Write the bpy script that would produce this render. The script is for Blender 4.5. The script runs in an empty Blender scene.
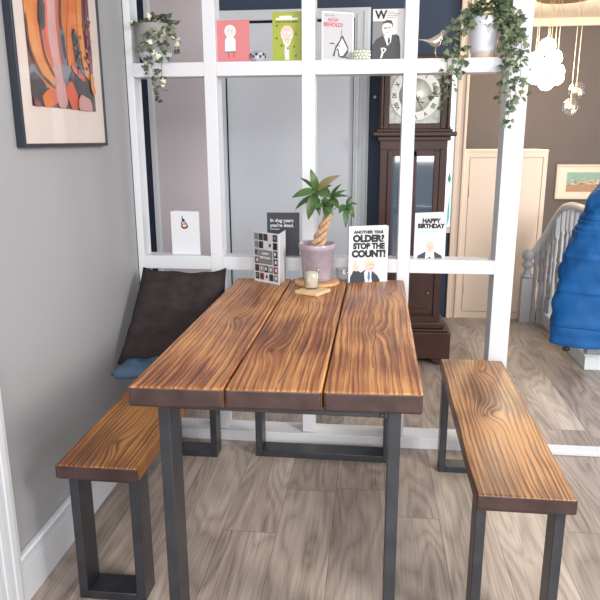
import bpy, bmesh, math, random
from mathutils import Vector, Matrix, Euler
R = math.radians
S = bpy.context.scene
COL = S.collection

# ------------------------------------------------------------------ camera
cam_d = bpy.data.cameras.new('camera'); cam = bpy.data.objects.new('camera', cam_d); COL.objects.link(cam)
cam_d.sensor_width = 36; cam_d.lens = 645.27 / 600 * 36; cam_d.clip_start = .02
PITCH, YAW, ROLL = .2434, .1104, -.0036
F = Vector((-math.sin(YAW)*math.cos(PITCH), math.cos(YAW)*math.cos(PITCH), -math.sin(PITCH)))
RT = Vector((math.cos(YAW), math.sin(YAW), 0)); UP = RT.cross(F)
RT, UP = math.cos(ROLL)*RT + math.sin(ROLL)*UP, -math.sin(ROLL)*RT + math.cos(ROLL)*UP
m = Matrix((RT, UP, -F)).transposed().to_4x4(); m.translation = (1.013, -2.6951, 1.3432)
cam.matrix_world = m
S.camera = cam

# ------------------------------------------------------------------ world, light, exposure
W = bpy.data.worlds.new('world'); S.world = W; W.use_nodes = True
bg = W.node_tree.nodes['Background']; bg.inputs[0].default_value = (.86, .93, 1, 1); bg.inputs[1].default_value = .68
def area(name, loc, target, sx, sy, power, color):
    l = bpy.data.lights.new(name, 'AREA'); l.shape = 'RECTANGLE'; l.size = sx; l.size_y = sy; l.energy = power; l.color = color
    o = bpy.data.objects.new(name, l); COL.objects.link(o); o.location = loc
    o.rotation_euler = (Vector(target) - Vector(loc)).to_track_quat('-Z', 'Y').to_euler(); return o
area('window_light', (1.3, -4.6, 1.75), (.9, .2, .5), 2.4, 1.5, 112, (1, .97, .94))
area('side_window_light', (3.3, -2.4, 2.2), (1.2, -.8, .0), .9, .9, 90, (1, .96, .9))
area('hall_daylight', (3.7, 1.0, 1.6), (.4, 1.3, 1.0), 1.2, 1.6, 42, (.95, .97, 1))
S.view_settings.view_transform = 'Standard'; S.view_settings.look = 'None'
S.view_settings.gamma = 1; S.view_settings.use_curve_mapping = False
S.view_settings.exposure = .13

# ------------------------------------------------------------------ materials
def srgb(c):
    return tuple((v/255/12.92 if v/255 <= .04045 else ((v/255+.055)/1.055)**2.4) for v in c) + (1,)
def mat(name, col, rough=.6, metal=0, var=.0, scale=8, bump=0, trans=0, emit=0, spec=.5, bscale=None, coat=0, sheen=0):
    M = bpy.data.materials.new(name); M.use_nodes = True; nt = M.node_tree; b = nt.nodes['Principled BSDF']
    c = srgb(col); b.inputs['Base Color'].default_value = c; b.inputs['Roughness'].default_value = rough
    b.inputs['Metallic'].default_value = metal; b.inputs['Specular IOR Level'].default_value = spec
    b.inputs['Coat Weight'].default_value = coat; b.inputs['Sheen Weight'].default_value = sheen
    if trans: b.inputs['Transmission Weight'].default_value = trans; b.inputs['IOR'].default_value = 1.45
    if emit: b.inputs['Emission Color'].default_value = c; b.inputs['Emission Strength'].default_value = emit
    if var or bump:
        tc = nt.nodes.new('ShaderNodeTexCoord')
        n = nt.nodes.new('ShaderNodeTexNoise'); n.inputs['Scale'].default_value = scale; n.inputs['Detail'].default_value = 5
        nt.links.new(tc.outputs['Object'], n.inputs['Vector'])
        if var:
            r = nt.nodes.new('ShaderNodeValToRGB')
            r.color_ramp.elements[0].position = .3; r.color_ramp.elements[1].position = .7
            r.color_ramp.elements[0].color = tuple(v*(1-var) for v in c[:3]) + (1,)
            r.color_ramp.elements[1].color = tuple(min(1, v*(1+var)) for v in c[:3]) + (1,)
            nt.links.new(n.outputs['Fac'], r.inputs[0]); nt.links.new(r.outputs[0], b.inputs['Base Color'])
        if bump:
            n2 = n
            if bscale:
                n2 = nt.nodes.new('ShaderNodeTexNoise'); n2.inputs['Scale'].default_value = bscale; n2.inputs['Detail'].default_value = 5
                nt.links.new(tc.outputs['Object'], n2.inputs['Vector'])
            bp = nt.nodes.new('ShaderNodeBump'); bp.inputs['Strength'].default_value = bump; bp.inputs['Distance'].default_value = .01
            nt.links.new(n2.outputs['Fac'], bp.inputs['Height']); nt.links.new(bp.outputs[0], b.inputs['Normal'])
    return M

class NT:
    def __init__(s, name):
        s.M = bpy.data.materials.new(name); s.M.use_nodes = True; s.t = s.M.node_tree; s.b = s.t.nodes['Principled BSDF']
    def n(s, ty, **kw):
        o = s.t.nodes.new(ty)
        for k, v in kw.items():
            if k.startswith('i_'): o.inputs[k[2:].replace('_', ' ')].default_value = v
            else: setattr(o, k, v)
        return o
    def l(s, a, b): s.t.links.new(a, b)
    def math(s, op, a, b=None, c=None):
        o = s.t.nodes.new('ShaderNodeMath'); o.operation = op
        for i, v in enumerate((a, b, c)):
            if v is None: continue
            if isinstance(v, (int, float)): o.inputs[i].default_value = v
            else: s.l(v, o.inputs[i])
        return o.outputs[0]
    def ramp(s, fac, stops):
        r = s.t.nodes.new('ShaderNodeValToRGB'); e = r.color_ramp.elements
        while len(e) < len(stops): e.new(.5)
        for k, (p, c) in enumerate(stops): e[k].position = p; e[k].color = srgb(c) if len(c) == 3 and max(c) > 1 else (tuple(c) + (1,))[:4]
        s.l(fac, r.inputs[0]); return r.outputs[0]
    def mix(s, fac, a, b, mode='MIX'):
        o = s.t.nodes.new('ShaderNodeMix'); o.data_type = 'RGBA'; o.blend_type = mode
        for sock, v in ((o.inputs[0], fac), (o.inputs[6], a), (o.inputs[7], b)):
            if isinstance(v, (int, float)): sock.default_value = v
            elif isinstance(v, tuple): sock.default_value = v
            else: s.l(v, sock)
        return o.outputs[2]

def wood(name, dark, mid, light, board=.236, off=0., rough=.42, knots=((.0, .0),), cracks=(), grain=1.):
    """boards run along local Y; rings distorted around knots; cracks = x positions of long splits"""
    T = NT(name)
    tc = T.n('ShaderNodeTexCoord'); sep = T.n('ShaderNodeSeparateXYZ'); T.l(tc.outputs['Object'], sep.inputs[0])
    X, Y = sep.outputs[0], sep.outputs[1]
    bi = T.math('FLOOR', T.math('DIVIDE', T.math('SUBTRACT', X, off), board))
    def noise(sx, sy, sz=7.31, detail=3., x=None):
        c = T.n('ShaderNodeCombineXYZ'); T.l(T.math('MULTIPLY', X if x is None else x, sx), c.inputs[0]); T.l(T.math('MULTIPLY', Y, sy), c.inputs[1]); T.l(T.math('MULTIPLY', bi, sz), c.inputs[2])
        n = T.n('ShaderNodeTexNoise', i_Scale=1.0, i_Detail=detail); T.l(c.outputs[0], n.inputs['Vector']); return n.outputs['Fac']
    wander = noise(2.0, 1.1)
    field = T.math('MULTIPLY_ADD', wander, .07, X)
    kmask = None
    for kx, ky in knots:
        dx = T.math('SUBTRACT', X, kx); dy = T.math('SUBTRACT', Y, ky)
        d2 = T.math('ADD', T.math('MULTIPLY', T.math('MULTIPLY', dx, dx), 900.), T.math('MULTIPLY', T.math('MULTIPLY', dy, dy), 180.))
        g = T.math('EXPONENT', T.math('MULTIPLY', d2, -1.0))
        field = T.math('MULTIPLY_ADD', g, .028, field)
        k2 = T.math('EXPONENT', T.math('MULTIPLY', d2, -14.0))
        kmask = k2 if kmask is None else T.math('MAXIMUM', kmask, k2)
    # growth rings: irregular spacing, soft rise and sharp dark edge
    warp = noise(9., .22, 3.1, 2., field)
    ph = T.math('FRACT', T.math('MULTIPLY_ADD', warp, 5., T.math('MULTIPLY', field, 62.)))
    ring = T.math('POWER', ph, 2.6)
    fine = noise(170., 4.5, 1.3, 4., field)
    mid_n = noise(38., 1.6, 4.4, 3., field)
    blot = noise(6.5, 3.2, 5.2, 4.)
    patch = noise(2.6, 2.3, 9.7, 2.)
    f = T.math('MULTIPLY', ring, -.20*grain)
    f = T.math('MULTIPLY_ADD', fine, .50, f); f = T.math('MULTIPLY_ADD', mid_n, .34, f); f = T.math('MULTIPLY_ADD', blot, .50, f); f = T.math('MULTIPLY_ADD', patch, .55, f)
    f = T.math('ADD', f, -.42+.06*grain)
    colr = T.ramp(f, ((.24, dark), (.46, mid), (.68, light)))
    colr = T.mix(T.math('MULTIPLY', kmask, .7), colr, srgb(tuple(v*.6 for v in dark)))
    cm = None
    for cx in cracks:
        dxx = T.math('ABSOLUTE', T.math('SUBTRACT', T.math('MULTIPLY_ADD', noise(.01, 2.6, 2., 3.), .07, X), cx+.035))
        gate = T.math('GREATER_THAN', noise(.01, 4.3, 8., 2.), .44)
        c_ = T.math('MULTIPLY', T.math('LESS_THAN', dxx, .0016), gate)
        halo = T.math('MULTIPLY', T.math('EXPONENT', T.math('MULTIPLY', dxx, -140.)), .45)
        colr = T.mix(halo, colr, srgb(light)); colr = T.mix(T.math('MULTIPLY', c_, .75), colr, srgb(tuple(v*.5 for v in dark)))
    T.l(colr, T.b.inputs['Base Color'])
    T.l(T.math('MULTIPLY_ADD', blot, .22, rough-.11), T.b.inputs['Roughness'])
    bp = T.n('ShaderNodeBump', i_Strength=.4, i_Distance=.003)
    T.l(T.math('MULTIPLY_ADD', ring, -.5, fine), bp.inputs['Height']); T.l(bp.outputs[0], T.b.inputs['Normal'])
    return T.M

def floor_mat():
    T = NT('grey_oak_laminate')
    tc = T.n('ShaderNodeTexCoord'); sep = T.n('ShaderNodeSeparateXYZ'); T.l(tc.outputs['Object'], sep.inputs[0])
    PW, PL = .192, 1.3
    u = T.math('DIVIDE', T.math('ADD', sep.outputs[0], .061), PW); bi = T.math('FLOOR', u); fu = T.math('FRACT', u)
    h = T.math('FRACT', T.math('MULTIPLY', T.math('SINE', T.math('MULTIPLY', bi, 12.9898)), 43758.5))
    v = T.math('ADD', T.math('DIVIDE', sep.outputs[1], PL), h); vi = T.math('FLOOR', v); fv = T.math('FRACT', v)
    h2 = T.math('FRACT', T.math('ABSOLUTE', T.math('MULTIPLY', T.math('SINE', T.math('ADD', T.math('MULTIPLY', bi, 78.233), T.math('MULTIPLY', vi, 37.719))), 4375.85)))
    c1 = T.n('ShaderNodeCombineXYZ'); T.l(T.math('MULTIPLY', sep.outputs[0], 6.), c1.inputs[0]); T.l(T.math('MULTIPLY', sep.outputs[1], 1.1), c1.inputs[1]); T.l(T.math('MULTIPLY', h2, 50.), c1.inputs[2])
    n1 = T.n('ShaderNodeTexNoise', i_Scale=1.0, i_Detail=1.5); T.l(c1.outputs[0], n1.inputs['Vector'])
    fld = T.math('MULTIPLY_ADD', n1.outputs['Fac'], 13., T.math('MULTIPLY', sep.outputs[0], 8.))
    rings = T.math('FRACT', fld)
    rr = T.math('ABSOLUTE', T.math('SUBTRACT', rings, .5))
    c2 = T.n('ShaderNodeCombineXYZ'); T.l(T.math('MULTIPLY', sep.outputs[0], 150.), c2.inputs[0]); T.l(T.math('MULTIPLY', sep.outputs[1], 5.), c2.inputs[1]); T.l(T.math('MULTIPLY', h2, 50.), c2.inputs[2])
    n2 = T.n('ShaderNodeTexNoise', i_Scale=1.0, i_Detail=4.0); T.l(c2.outputs[0], n2.inputs['Vector'])
    # sparse knots
    vo = T.n('ShaderNodeTexVoronoi', i_Scale=1.0)
    c5 = T.n('ShaderNodeCombineXYZ'); T.l(T.math('MULTIPLY', sep.outputs[0], 5.2), c5.inputs[0]); T.l(T.math('MULTIPLY', sep.outputs[1], 2.6), c5.inputs[1]); T.l(c5.outputs[0], vo.inputs['Vector'])
    kn = T.ramp(vo.outputs['Distance'], ((.02, (1., 1., 1.)), (.08, (0., 0., 0.))))
    f = T.math('ADD', T.math('MULTIPLY', T.math('POWER', rr, .6), .20), T.math('ADD', T.math('MULTIPLY', n2.outputs['Fac'], .34), T.math('MULTIPLY', n1.outputs['Fac'], .42)))
    col = T.ramp(f, ((.26, (112, 100, 92)), (.46, (172, 159, 149)), (.66, (208, 197, 187))))
    tint = T.ramp(h2, ((.0, (.66, .64, .64)), (.5, (.85, .83, .82)), (1., (1., .985, .965))))  # random plank tones; their wide spread puts uneven floor light into the colour
    col = T.mix(1.0, col, tint, 'MULTIPLY')
    col = T.mix(T.math('MULTIPLY', kn, .4), col, srgb((70, 60, 56)))
    e = T.math('MINIMUM', T.math('MULTIPLY', T.math('MINIMUM', fu, T.math('SUBTRACT', 1., fu)), PW), T.math('MULTIPLY', T.math('MINIMUM', fv, T.math('SUBTRACT', 1., fv)), PL))
    seam = T.math('LESS_THAN', e, .0013)
    col = T.mix(T.math('MULTIPLY', seam, .6), col, srgb((66, 58, 54)))
    T.l(col, T.b.inputs['Base Color']); T.b.inputs['Roughness'].default_value = .42
    T.l(T.math('MULTIPLY_ADD', n2.outputs['Fac'], .2, .33), T.b.inputs['Roughness'])
    bp = T.n('ShaderNodeBump', i_Strength=.2, i_Distance=.002); T.l(n2.outputs['Fac'], bp.inputs['Height']); T.l(bp.outputs[0], T.b.inputs['Normal'])
    return T.M

WHITE = mat('white_gloss_paint', (208, 210, 215), .35, var=.02, scale=3)
WALLGREY = mat('warm_grey_emulsion', (156, 155, 158), .6, var=.02, scale=2, bump=.05, bscale=220)
MAUVE = mat('mauve_grey_paint', (196, 187, 192), .75, var=.03, scale=2)
NAVY = mat('navy_wall_paint', (48, 62, 84), .7, var=.03, scale=3)
TAUPE = mat('taupe_wall_paint', (104, 95, 92), .8, var=.03, scale=2)
CREAM = mat('cream_gloss_paint', (220, 198, 178), .45, var=.02, scale=3)
PALEDOOR = mat('pale_grey_door_paint', (208, 213, 222), .5, var=.02, scale=2)
ARCHGREY = mat('light_grey_trim_paint', (204, 210, 216), .5)
GAP = mat('dark_gap', (70, 76, 84), .8)
CEIL = mat('cream_ceiling_paint', (240, 226, 205), .8)
FLOOR = floor_mat()
TABLE = wood('waxed_redwood', (64, 32, 20), (132, 74, 40), (202, 144, 86), .236, 0, .38, ((.59, .52), (.35, .95), (.30, .30), (.13, .62), (.64, 1.02)), (.355, .585), 1.0)
BENCHW = wood('waxed_redwood_bench_left', (66, 34, 18), (132, 76, 34), (194, 134, 70), .6, -.3, .38, ((.0, -.38), (.05, -.10)), (), 1.3)
BENCHR = wood('waxed_redwood_bench_right', (60, 38, 28), (112, 74, 50), (180, 130, 82), .6, -.3, .38, ((.0, .0), (-.03, -.03), (.02, .40)), (), 1.6)
ENDWOOD = mat('dark_waxed_end_grain', (62, 44, 42), .42, var=.35, scale=18, bump=.2)
STEEL = mat('raw_blackened_steel', (74, 76, 82), .36, metal=.7, var=.15, scale=14)
DARKBROWN = mat('dark_brown_chenille', (54, 47, 48), .95, var=.18, scale=22, bump=.5, bscale=160, spec=.15)
BLUEGREY = mat('blue_grey_seat_fabric', (78, 100, 122), .9, var=.08, scale=20, bump=.3, bscale=300, spec=.2)
CLOCKWOOD = mat('dark_mahogany', (62, 38, 34), .42, var=.25, scale=6, spec=.35)
CLOCKGLASS = mat('dark_cabinet_glass', (60, 76, 92), .06, metal=0, spec=1.0, coat=1)
DIAL = mat('silvered_dial', (226, 226, 222), .4, metal=.1)
BRASSDIAL = mat('pale_spandrel_plate', (150, 152, 146), .4, metal=.6, var=.3, scale=60)
BLACK = mat('black_ink', (28, 28, 32), .6)
BRASS = mat('brass', (170, 140, 90), .3, metal=1)
BALWHITE = mat('grey_white_banister_paint', (180, 181, 184), .4, var=.03, scale=8)
BLUE = mat('bright_blue_padded_nylon', (2, 88, 156), .7, var=.12, scale=7, bump=.35, bscale=26)
PAPER = mat('white_card_stock', (212, 214, 220), .55)
PLAINBLUE = mat('pale_blue_card_stock', (214, 230, 236), .5)
BLKPAPER = mat('charcoal_card_stock', (52, 58, 68), .5)
PINK = mat('coral_pink_print', (198, 116, 120), .5)
LIME = mat('lime_print', (150, 160, 46), .5, var=.05, scale=40)
GREYP = mat('pale_grey_print', (206, 204, 208), .5)
MIDGREYP = mat('mid_grey_print', (120, 120, 122), .5)
DARKP = mat('dark_grey_print', (52, 52, 56), .5)
FACEP = mat('pale_peach_print', (238, 190, 180), .5)
FACEG = mat('pale_grey_face_print', (206, 206, 204), .5)
REDP = mat('crimson_print', (190, 40, 80), .5)
TEALP = mat('pale_teal_print', (150, 205, 212), .5)
WHITEP = mat('white_print', (222, 222, 226), .5)
NAVYP = mat('navy_suit_print', (50, 56, 70), .5)
IVY = mat('ivy_leaf_green', (98, 112, 82), .5, var=.3, scale=30)
IVYD = mat('dark_ivy_leaf_green', (64, 78, 58), .5, var=.3, scale=30)
IVYC = mat('cream_variegated_leaf', (206, 212, 186), .5, var=.15, scale=60)
STEM = mat('thin_brown_stem', (104, 84, 60), .7)
LEAF = mat('glossy_green_leaf', (62, 92, 44), .38, var=.3, scale=25)
LEAFB = mat('aging_brown_green_leaf', (130, 122, 80), .45, var=.2, scale=25)
TRUNK = mat('pale_brown_bark', (186, 152, 122), .8, var=.25, scale=60, bump=.6)
LILAC = mat('lilac_glazed_ceramic', (164, 150, 162), .3, var=.12, scale=30, coat=.3)
SOIL = mat('dark_potting_soil', (66, 52, 46), .95, var=.3, scale=80, bump=.8)
CORK = mat('cork', (206, 164, 118), .8, var=.15, scale=90, bump=.3)
COASTER = mat('pale_birch_wood', (214, 180, 140), .6, var=.1, scale=20)
WAX = mat('white_candle_wax', (240, 236, 226), .5)
def thin_glass():
    M = bpy.data.materials.new('clear_glass'); M.use_nodes = True; nt = M.node_tree; nt.nodes.clear()
    o = nt.nodes.new('ShaderNodeOutputMaterial'); mx = nt.nodes.new('ShaderNodeMixShader'); t_ = nt.nodes.new('ShaderNodeBsdfTransparent'); g = nt.nodes.new('ShaderNodeBsdfGlossy')
    lw = nt.nodes.new('ShaderNodeLayerWeight'); lw.inputs['Blend'].default_value = .28
    t_.inputs[0].default_value = (.97, .98, .98, 1); g.inputs['Roughness'].default_value = .04
    pw_ = nt.nodes.new('ShaderNodeMath'); pw_.operation = 'POWER'; pw_.inputs[1].default_value = 1.8; ml = nt.nodes.new('ShaderNodeMath'); ml.operation = 'MULTIPLY_ADD'; ml.inputs[1].default_value = .85; ml.inputs[2].default_value = .07
    nt.links.new(lw.outputs['Facing'], pw_.inputs[0]); nt.links.new(pw_.outputs[0], ml.inputs[0]); nt.links.new(ml.outputs[0], mx.inputs[0]); nt.links.new(t_.outputs[0], mx.inputs[1]); nt.links.new(g.outputs[0], mx.inputs[2]); nt.links.new(mx.outputs[0], o.inputs[0])
    return M
GLASS = thin_glass()
POTWHITE = mat('white_glazed_pot', (204, 207, 214), .3)
POTBASE = mat('beige_unglazed_band', (190, 168, 152), .7)
POTGREY = mat('taupe_grey_ceramic', (150, 146, 144), .6, var=.06, scale=20)
SILVER = mat('champagne_metallic', (206, 190, 172), .3, metal=.85)
FRAMEB = mat('satin_black_frame', (34, 40, 52), .35)
MOUNT = mat('cream_picture_mount', (208, 194, 186), .35, coat=.6)
GLOW = mat('glowing_bulb_glass', (255, 236, 205), .3, emit=26)
CORD = mat('pale_flex', (220, 200, 176), .6)
LITGLASS = mat('daylit_frosted_glass', (235, 245, 250), .2, emit=.9)

# ------------------------------------------------------------------ mesh helpers
class MB:
    def __init__(s): s.bm = bmesh.new()
    def _mi(s, faces, mi, smooth=False):
        for f in faces: f.material_index = mi; f.smooth = smooth
    def box(s, x0, x1, y0, y1, z0, z1, mi=0, bev=0, seg=2):
        r = bmesh.ops.create_cube(s.bm, size=1)
        vs = r['verts']
        for v in vs:
            v.co = Vector((x0 + (v.co.x+.5)*(x1-x0), y0 + (v.co.y+.5)*(y1-y0), z0 + (v.co.z+.5)*(z1-z0)))
        fs = list({f for v in vs for f in v.link_faces}); s._mi(fs, mi)
        if bev:
            es = list({e for v in vs for e in v.link_edges})
            r = bmesh.ops.bevel(s.bm, geom=es, offset=bev, segments=seg, affect='EDGES', profile=.6)
            s._mi(r['faces'], mi, True)
        return s
    def ring_surface(s, rings, mi=0, cap=True, smooth=True, closed=False):
        """rings: list of lists of points, equal length, closed loops"""
        V = [[s.bm.verts.new(p) for p in ring] for ring in rings]
        n = len(V[0]); fs = []
        for a, b in zip(V, V[1:]):
            for i in range(n): fs.append(s.bm.faces.new((a[i], a[(i+1) % n], b[(i+1) % n], b[i])))
        s._mi(fs, mi, smooth)
        if cap:
            s._mi([s.bm.faces.new(V[0][::-1]), s.bm.faces.new(V[-1])], mi, False)
        return s
    def lathe(s, prof, c=(0, 0, 0), n=32, mi=0, cap=True, smooth=True, axis='Z'):
        rings = []
        for r, z in prof:
            ring = []
            for i in range(n):
                a = 2*math.pi*i/n
                p = Vector((r*math.cos(a), r*math.sin(a), z))
                if axis == 'Y': p = Vector((p.x, -z, p.y))
                if axis == 'X': p = Vector((z, p.x, p.y))
                ring.append(p + Vector(c))
            rings.append(ring)
        return s.ring_surface(rings, mi, cap, smooth)
    def tube(s, pts, r, n=8, mi=0, cap=True):
        pts = [Vector(p) for p in pts]; rings = []
        rr = r if isinstance(r, (list, tuple)) else [r]*len(pts)
        ref = None
        for i, p in enumerate(pts):
            t = (pts[min(i+1, len(pts)-1)] - pts[max(i-1, 0)]).normalized()
            if ref is None: ref = Vector((0, 0, 1)) if abs(t.z) < .9 else Vector((1, 0, 0))
            u = (ref - t*ref.dot(t)).normalized(); w = t.cross(u); ref = u
            rings.append([p + (u*math.cos(2*math.pi*k/n) + w*math.sin(2*math.pi*k/n))*rr[i] for k in range(n)])
        return s.ring_surface(rings, mi, cap)
    def sphere(s, c, r, mi=0, n=20, sc=(1, 1, 1)):
        res = bmesh.ops.create_uvsphere(s.bm, u_segments=n, v_segments=max(6, n//2), radius=r)
        for v in res['verts']: v.co = Vector((v.co.x*sc[0], v.co.y*sc[1], v.co.z*sc[2])) + Vector(c)
        s._mi({f for v in res['verts'] for f in v.link_faces}, mi, True); return s
    def plate(s, pts2, y0, y1, mi=0):
        """polygon in the XZ plane, extruded from y0 (front) to y1"""
        a = [s.bm.verts.new((x, y0, z)) for x, z in pts2]; b = [s.bm.verts.new((x, y1, z)) for x, z in pts2]
        n = len(a); fs = [s.bm.faces.new(a), s.bm.faces.new(b[::-1])]
        for i in range(n): fs.append(s.bm.faces.new((a[i], b[i], b[(i+1) % n], a[(i+1) % n])))
        s._mi(fs, mi); return s
    def poly(s, pts, mi=0, smooth=False):
        f = s.bm.faces.new([s.bm.verts.new(p) for p in pts]); f.material_index = mi; f.smooth = smooth; return s
    def build(s, name, mats, parent=None, loc=(0, 0, 0), rot=(0, 0, 0), fix=True):
        if fix: bmesh.ops.recalc_face_normals(s.bm, faces=s.bm.faces)
        me = bpy.data.meshes.new(name); s.bm.to_mesh(me); s.bm.free()
        for m_ in (mats if isinstance(mats, (list, tuple)) else [mats]): me.materials.append(m_)
        o = bpy.data.objects.new(name, me); COL.objects.link(o)
        o.location = loc; o.rotation_euler = rot
        if parent: o.parent = parent
        return o
def tag(o, label, cat, group=None, kind=None):
    o['label'] = label; o['category'] = cat
    if group: o['group'] = group
    if kind: o['kind'] = kind
    return o
def struct(o): o['kind'] = 'structure'; return o
def thing(name, label, cat, loc=(0, 0, 0), rz=0, group=None):
    o = bpy.data.objects.new(name, None); COL.objects.link(o); o.empty_display_size = .05
    o.location = loc; o.rotation_euler = (0, 0, rz); return tag(o, label, cat, group)
def sempty(name, loc=(0, 0, 0)):
    o = bpy.data.objects.new(name, None); COL.objects.link(o); o.location = loc; return struct(o)

# ------------------------------------------------------------------ the setting
struct(MB().box(-.9, 4.2, -5, 4.2, -.1, 0).build('floor', FLOOR))
struct(MB().box(-.12, 0, -5, .0, 0, 2.5).build('wall_left', WALLGREY))
struct(MB().box(-.9, 4.2, .0, 4.2, 2.37, 2.47).build('ceiling', CEIL))
# baseboard of the left wall: plain board with a stepped moulded top
b = MB()
b.box(0, .018, -1.148, 0, 0, .115).box(0, .014, -1.148, 0, .115, .145, bev=.003).box(0, .022, -1.148, 0, .143, .16, bev=.006)
struct(b.build('baseboard_left', WHITE))
b = MB()   # reeded architrave on the left wall close to the camera
b.box(0, .020, -1.34, -1.148, 0, 2.2)
for k in range(4): b.box(.018, .028, -1.335+k*.046, -1.305+k*.046, 0, 2.2, bev=.004)
struct(b.build('trim_1', WHITE))

# open white timber divider
dv = sempty('wall_divider')
D = .09
for x0, x1 in ((.002, .031), (.3265, .3776), (.7242, .7777), (1.1251, 1.1769), (1.5244, 1.603)):
    z0 = .052 if x1 > .1 else 0
    MB().box(x0, x1, .0, D if x0 < 1.5 else .11, z0 if x0 < 1.5 else 0, 2.369, bev=.002).build('post', WHITE, dv)
xs = [.031, .3265, .3776, .7242, .7777, 1.1251, 1.1769, 1.5244]
for i in range(0, 8, 2):
    MB().box(xs[i], xs[i+1], .0, D, 1.5942, 1.6484, bev=.0015).build('upper_rail', WHITE, dv)
    MB().box(xs[i], xs[i+1], .0, D, .7979, .8553, bev=.0015).build('lower_rail', WHITE, dv)
MB().box(.002, 1.524, -.014, .10, 0, .05, bev=.002).build('sill', WHITE, dv)
struct(MB().box(1.603, 3.9, -.012, .056, 0, .018, bev=.003).build('trim_2', WHITE))

# hall beyond
struct(MB().box(-.9, .08, 1.37, 1.49, 0, 2.37).build('wall_hall_left', NAVY))
b = MB(); b.box(.11-.056, .11, 1.34, 1.372, 0, 2.085).box(.893, .984, 1.345, 1.372, 0, 2.085).box(.11, .893, 1.345, 1.372, 2.03, 2.085)
b.box(.905, .925, 1.335, 1.346, 0, 2.05, bev=.004).box(.945, .975, 1.335, 1.346, 0, 2.07, bev=.004)
struct(b.build('trim_3', ARCHGREY))
dr = MB().box(.116, .888, 1.385, 1.425, .005, 2.018).build('door_1', PALEDOOR); struct(dr)
struct(MB().box(.08, .9, 1.43, 1.49, 0, 2.37).build('wall_door_recess', GAP))
struct(MB().box(.08, .9, 1.375, 1.43, 2.03, 2.37).build('wall_door_head', NAVY))
struct(MB().box(.9, 1.43, 1.373, 1.49, 0, 2.37).build('wall_hall', NAVY))
struct(MB().box(1.33, 1.43, 1.49, 2.25, 0, 2.37).build('wall_hall_return', NAVY))
# navy wall beside the front door with the tall sidelight opening
b = MB(); b.box(1.33, 1.55, 2.25, 2.35, 0, 2.37).box(1.55, 1.602, 2.25, 2.35, 0, .66).box(1.55, 1.602, 2.25, 2.35, 1.86, 2.37)
struct(b.build('wall_far', NAVY))
w1 = sempty('window_1', (1.55, 2.25, .66))
MB().box(.0, .052, .02, .04, .03, 1.2).build('window_pane', LITGLASS, w1)
MB().box(-.0, .052, -.03, .02, 0, .04).build('window_sill', CREAM, w1)
# green and turquoise glass motif in the sidelight
MB().plate([(.028, .02), (.044, .10), (.042, .30), (.03, .18)], .012, .019, 0).plate([(.02, .40), (.032, .36), (.044, .39), (.034, .45)], .012, .019, 1).build('window_stained_glass', [mat('turquoise_stained_glass', (120, 205, 205), .3, emit=.3), mat('green_stained_glass', (60, 150, 100), .3, emit=.2)], w1)
b = MB(); b.box(1.603, 1.632, 2.215, 2.30, 0, 2.37, bev=.004).box(1.632, 1.662, 2.228, 2.30, 0, 2.37).box(1.662, 1.682, 2.21, 2.30, 0, 2.37, bev=.004)
struct(b.build('trim_4', CREAM))
struct(MB().box(1.3, 4.2, 3.6, 3.7, 0, 2.37).build('wall_rear', TAUPE))
b = MB(); b.box(1.69, 4.0, 3.55, 3.6, 2.30, 2.369, bev=.01)
struct(b.build('trim_5', CEIL))
b = MB().box(-.284, .04, 1.2, 1.37, 0, 2.37)
struct(b.build('wall_hall_pier', MAUVE))
struct(MB().box(-.314, -.284, 1.17, 1.37, 0, 2.37, bev=.003).build('trim_6', WHITE))
struct(MB().box(-.9, -.8, .0, 1.37, 0, 2.37).build('wall_hall_end', MAUVE))

# ------------------------------------------------------------------ dining table
t = thing('dining_table', 'rustic plank dining table with brown waxed top on slim steel box legs', 'table', (.4398, -1.2893, 0), -.0087)
TW, TL, TH, TK = .7034, 1.262, .77, .053
b = MB()
g = [0, .2332, .4687, TW]
for i in range(3):
    x0, x1 = g[i] + (.0022 if i else 0), g[i+1] - (.0022 if i < 2 else 0)
    b.box(x0, x1, 0, TL, TH-TK, TH, bev=.008, seg=3)
for f in b.bm.faces:
    if abs(f.normal.y) > .35 and f.normal.z < .3: f.material_index = 1
for v in b.bm.verts: v.co.y += .028*v.co.x/TW - .006     # board ends not cut quite square
top = b.build('tabletop', [TABLE, ENDWOOD], t)
for nm, y, xa, xb in (('front', .045, .054, .655), ('back', 1.135, .085, .665)):
    b = MB()
    z1 = TH-TK
    DY = .085
    b.box(xa, xa+.03, y, y+DY, 0, z1-.001, bev=.002).box(xb-.03, xb, y, y+DY, 0, z1-.001, bev=.002)
    b.box(xa+.03, xb-.03, y, y+DY, z1-.022, z1-.001, bev=.002).box(xa+.03, xb-.03, y, y+DY, 0, .03, bev=.002)
    o = b.build('leg', STEEL, t); o['label'] = nm + ' rectangular steel box-section leg frame'
    for x in (xa+.045, xb-.045): MB().lathe([(.006, 0), (.006, .004), (.003, .006)], (x, y-.0065, z1-.011), 8, axis='Y').build('bolt', STEEL, t)

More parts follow.
